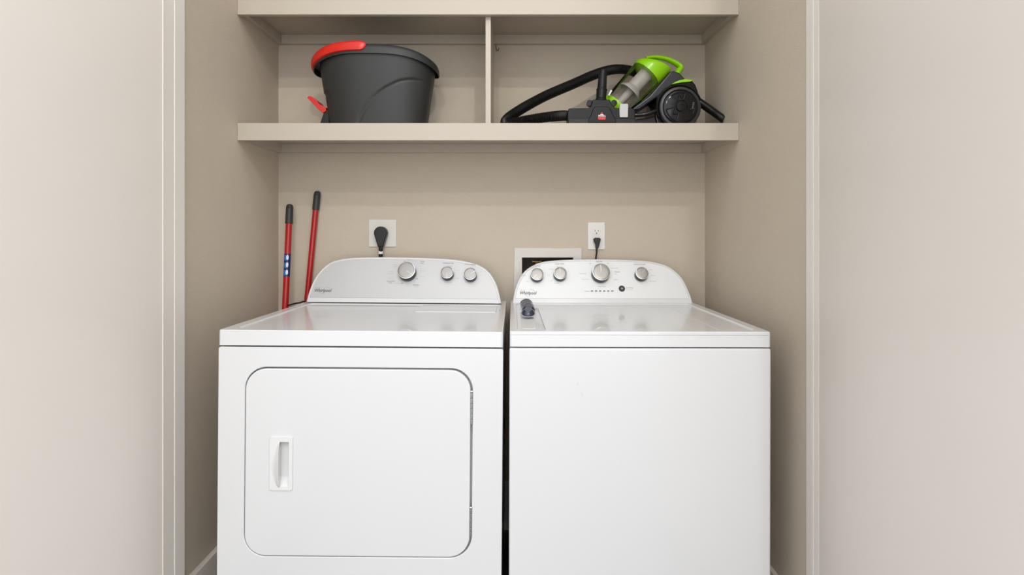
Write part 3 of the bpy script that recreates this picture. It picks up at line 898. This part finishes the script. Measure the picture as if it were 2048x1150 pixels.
# wheels
wr_ = .0740
wc = at(1361.8, 213.6, 2.03); wc.z = Z1 + wr_
def wheel(y0, sgn):
    o_ = (wc.x, y0, wc.z)
    ax = (0, -sgn, 0)
    b = add_lathe(new(), [(.058, -.004), (wr_ - .004, -.004), (wr_, .001), (wr_, .016), (wr_ - .003, .020), (.063, .0215), (.0615, .020), (.060, .016)], o_, ax, 64)
    w_ = obj('wheel', b, M['tyre'], vac)
    b = add_lathe(new(), [(.0612, .014), (.0600, .020), (.057, .0225), (.050, .0240), (.030, .0265), (.0225, .0270), (.0215, .0245), (.017, .0245), (.0165, .029), (.0155, .0305), (.009, .0312), (.0085, .029), (0, .0295)], o_, ax, 64)
    hub = obj('hub_cap', b, M['gloss'], w_)
    # sculpted raised spokes in relief
    b = new()
    for k, (a0, rr0, rr1, wd) in enumerate(((100, .032, .050, 60), (222, .030, .052, 66), (345, .030, .050, 34))):
        n = 14; pts = []
        for i in range(n + 1):
            an = math.radians(a0 - wd / 2 + wd * i / n)
            pts.append(Vector((o_[0] + rr1 * math.cos(an), y0 - sgn * .0238, o_[2] + rr1 * math.sin(an))))
        pin = []
        for i in range(n + 1):
            an = math.radians(a0 + wd / 2 - wd * i / n)
            q_ = rr0 + .006 * math.cos((i / n - .5) * PI * 2)
            pin.append(Vector((o_[0] + q_ * math.cos(an), y0 - sgn * .0258, o_[2] + q_ * math.sin(an))))
        loop = pts + pin
        add_tube(b, resample(spline(loop + [loop[0]], 3), .002), .0027, 10, cap=True)
    obj('hub_relief', b, M['gloss'], hub)
    if sgn > 0:
        p0 = (wc.x + .043, y0 - .0262, wc.z + .004)
        t = new(); add_box(t, -.0035, .0035, -.001, .001, -.013, .013, .0009)
        t.transform(Matrix.Translation(p0) @ Matrix.Rotation(math.radians(10), 4, 'Y'))
        obj('hub_sticker', t, M['rubber'], hub)
wheel(2.056, 1)
wheel(2.234, -1)
# wheel arch ring
pts = [Vector((wc.x + .0795 * math.cos(a_), 2.052, wc.z + .0795 * math.sin(a_))) for a_ in [math.radians(20 + 185 * i / 50) for i in range(51)]]
obj('wheel_arch', add_tube(new(), pts, .0042, 12, flat=2.6), M['black'], vac)
# dust bin
dB = 2.12
B, T = at(1234.5, 210.5, dB), at(1293.5, 147.5, dB)
ax = (T - B).normalized(); LB = (T - B).length
b = add_lathe(new(), [(.0540, 0), (.0548, LB * .2), (.0555, LB * .4), (.0572, LB * .7), (.0590, LB)], B, ax, 64, cap=False)
bin_ = obj('dust_bin', b, M['clear'], vac); bin_['label'] = 'smoky clear dust bin'
LC = .044
b = add_lathe(new(), [(0, LB - .004), (.0598, LB - .004), (.0602, LB), (.0615, LB + LC * .45), (.0605, LB + LC * .8), (.056, LB + LC * .97), (.046, LB + LC), (0, LB + LC * 1.03)], B, ax, 64, cap=False)
lat = Vector((ax.z, 0, -ax.x))
for v in b.verts:
    hgt = (v.co - B).dot(ax) - LB
    if hgt > 0.001: v.co += ax * (.46 * (v.co - B).dot(lat)) * min(1, hgt / LC)
obj('bin_lid', b, M['green'], vac)['label'] = 'lime green bin lid'
b = add_lathe(new(), [(0, -.032), (.036, -.031), (.048, -.022), (.0535, -.008), (.0538, .0006), (.0505, .0008), (0, .0008)], B, ax, 48, cap=False)
obj('bin_base', b, M['green'], vac)['label'] = 'lime green bin base'
b = add_lathe(new(), [(.027, LB - .004), (.027, LB * .56), (.044, LB * .44), (.045, LB * .40), (.043, LB * .40), (.025, LB * .52)], B, ax, 40, cap=False)
obj('bin_filter', b, M['filtd'], bin_)
b = add_lathe(new(), [(.016, LB * .52), (.013, .004)], B, ax, 24)
obj('bin_core', b, M['filtd'], bin_)
b = new(); p = at(1220, 186, dB - .045)
add_box(b, -.0035, .0035, -.004, .004, -.011, .011, .001)
b.transform(Matrix.Translation(p) @ Matrix.Rotation(math.radians(28), 4, 'Y'))
obj('bin_latch', b, M['filt'], vac)
# handle of the bin lid
hp = spline([at(1292, 117, dB), at(1303, 114.5, dB), at(1317, 115, dB), at(1333, 118, dB), at(1347, 124, dB), at(1359, 131.5, dB), at(1361, 137, dB), at(1357, 142, dB), at(1352, 152, dB)], 8)
obj('lid_handle', add_tube(new(), hp, lambda i: .0062 + .0064 * (i / len(hp)) ** 1.1, 16, flat=1.7), M['green'], vac)['label'] = 'lime green carry handle'
# hose
hpts = [at(1290, 165, 2.20), at(1272, 146, 2.19), at(1255, 140, 2.18), at(1233, 138.5, 2.17), at(1208, 143, 2.15), at(1180, 153, 2.13), at(1144, 169, 2.11), at(1097, 189, 2.08), at(1062, 207, 2.06), at(1038, 221, 2.04),
        at(1019, 234, 2.025), at(1011, 243.5, 2.01), at(1015, 247.5, 1.997), at(1032, 244.5, 1.992), at(1050, 241, 1.992), at(1074, 237, 1.995), at(1109, 232.5, 2.01), at(1135, 231.5, 2.04), at(1165, 238, 2.06), at(1200, 247, 2.07)]
hs_ = resample(spline(hpts, 14), .0027)
obj('hose', add_tube(new(), hs_, lambda i: (.0184 if (i // 1) % 2 else .0150) , 22), M['black'], vac)['label'] = 'ribbed black hose'
pts = spline([at(1230, 236, 2.052), at(1262, 231, 2.055), at(1290, 228.5, 2.05), at(1308, 223, 2.05), at(1322, 216, 2.06)], 8)
obj('smooth_tube', add_tube(new(), pts, .0072, 14), M['gloss'], vac)
# wand end sticking out on the right
wp = spline([at(1385, 196, 2.15), at(1404, 208, 2.14), at(1424, 222, 2.12), at(1438, 232, 2.10), at(1447, 238.5, 2.09)], 8)
b = add_tube(new(), wp, lambda i: .0150 - .0012 * i / len(wp), 24, cap=False)
inner = [q.copy() for q in wp[-14:]]
add_tube(b, inner, .0112, 24, cap=True)
# end annulus
t = bmesh.new(); tan = (wp[-1] - wp[-2]).normalized(); merge(b, t)
add_lathe(b, [(.0138, -.004), (.0152, -.003), (.0152, .0015), (.0140, .0025), (.0118, .0025), (.0112, .000), (.0112, -.02)], wp[-1], tan, 24, cap=False)
obj('hose_end', b, M['black'], vac)

# floor tool in front of the vacuum
tl = thing('floor_tool', 'black floor nozzle with a light grey clip, lying before the vacuum cleaner', 'vacuum attachment', (at(1203, 0, 1.985).x, 1.985, Z1))
dT = 1.968
R = lambda x, y: (at(x, y, dT).x, at(x, y, dT).z)
zb_ = Z1 + .0005
yb_ = 248.8
hd = [(1136, yb_), (1135, 240), (1135.5, 222), (1137.5, 217), (1142, 216), (1176, 215.5), (1181.5, 213.5), (1184, 207), (1185, 200.5), (1187, 198.5), (1219, 198.5), (1221, 200.5), (1224, 208), (1229, 213.5), (1233, 215.5), (1264, 215.5), (1270, 218), (1271, 224), (1270.8, yb_)]
b = add_prism(new(), [R(x, y) for x, y in hd], dT + .002, dT + .060, .004)
obj('nozzle_head', b, M['tool'], tl)
# raised centre housing
ce = [(1176, 240), (1181, 232), (1186, 218), (1190, 213.5), (1216, 213.5), (1221, 218), (1227, 232), (1232, 240), (1232, 247), (1176, 247)]
b = add_prism(new(), [R(x, y) for x, y in ce], dT - .006, dT + .01, .004)
obj('nozzle_housing', b, M['tool'], tl)
b = add_prism(new(), [R(x, y) for x, y in [(1137, 238), (1137, yb_ - .3), (1270, yb_ - .3), (1270, 238), (1232, 237), (1176, 237)]], dT - .003, dT + .01, .002)
obj('nozzle_lip', b, M['black'], tl)
for x0 in (1176, 1224):
    o_ = at(x0 + 3, 207, dT + .03)
    b = add_lathe(new(), [(.0095, -.009), (.011, -.008), (.011, .008), (.0095, .009)], o_, (0, -1, 0), 24)
    obj('pivot', b, M['gloss'], tl)
n0, n1 = at(1202, 200, dT + .022), at(1206.3, 142, dT + .030)
ax = (n1 - n0).normalized(); LN = (n1 - n0).length
b = add_lathe(new(), [(.0215, -.006), (.0205, .000), (.0175, .004), (.0178, LN * .33), (.0190, LN * .335), (.0185, LN * .37), (.0160, LN * .39), (.0140, LN * .97), (.0146, LN * .975), (.0146, LN), (.0120, LN), (.0118, LN * .8), (0, LN * .8)], n0, ax, 36, cap=False)
obj('neck', b, M['tool'], tl)
b = add_prism(new(), [R(x, y) for x, y in [(1239.5, 209.5), (1241, 208), (1254.5, 208), (1256, 209.5), (1255.5, 234), (1254, 235), (1240.5, 235), (1239.3, 233.5), (1238.8, 222)]], dT - .0045, dT + .0045, .0015)
obj('clip', b, M['clipg'], tl)['label'] = 'light grey fabric clip'
# maker's mark: red peak, white band with letters, red block
dL = dT - .0064
def flat_poly(pts_, m, nm, lift=0.0):
    b = add_prism(new(), [(at(x, y, dL).x, at(x, y, dL).z) for x, y in pts_], dL - .0003 - lift, dL + .0006)
    return obj(nm, b, m, tl, smooth=False)
flat_poly([(1203.6, 224), (1207.2, 229.6), (1200, 229.6)], M['logored'], 'logo_mark')
flat_poly([(1201.2, 228.6), (1206, 228.6), (1207.2, 230.2), (1200, 230.2)], M['logowhite'], 'logo_mark', .0002)
flat_poly([(1195.5, 233.7), (1211.8, 233.7), (1210.5, 239.3), (1197, 239.3)], M['logored'], 'logo_mark')
b = new()
p = at(1204, 231.7, dL)
text_into(b, 'BISSELL', lambda u, v, w: Vector((u, dL - .0006, v)), p.x, p.z, .0080, bold=.0002)
obj('logo_lettering', b, M['logowhite'], tl, smooth=False)
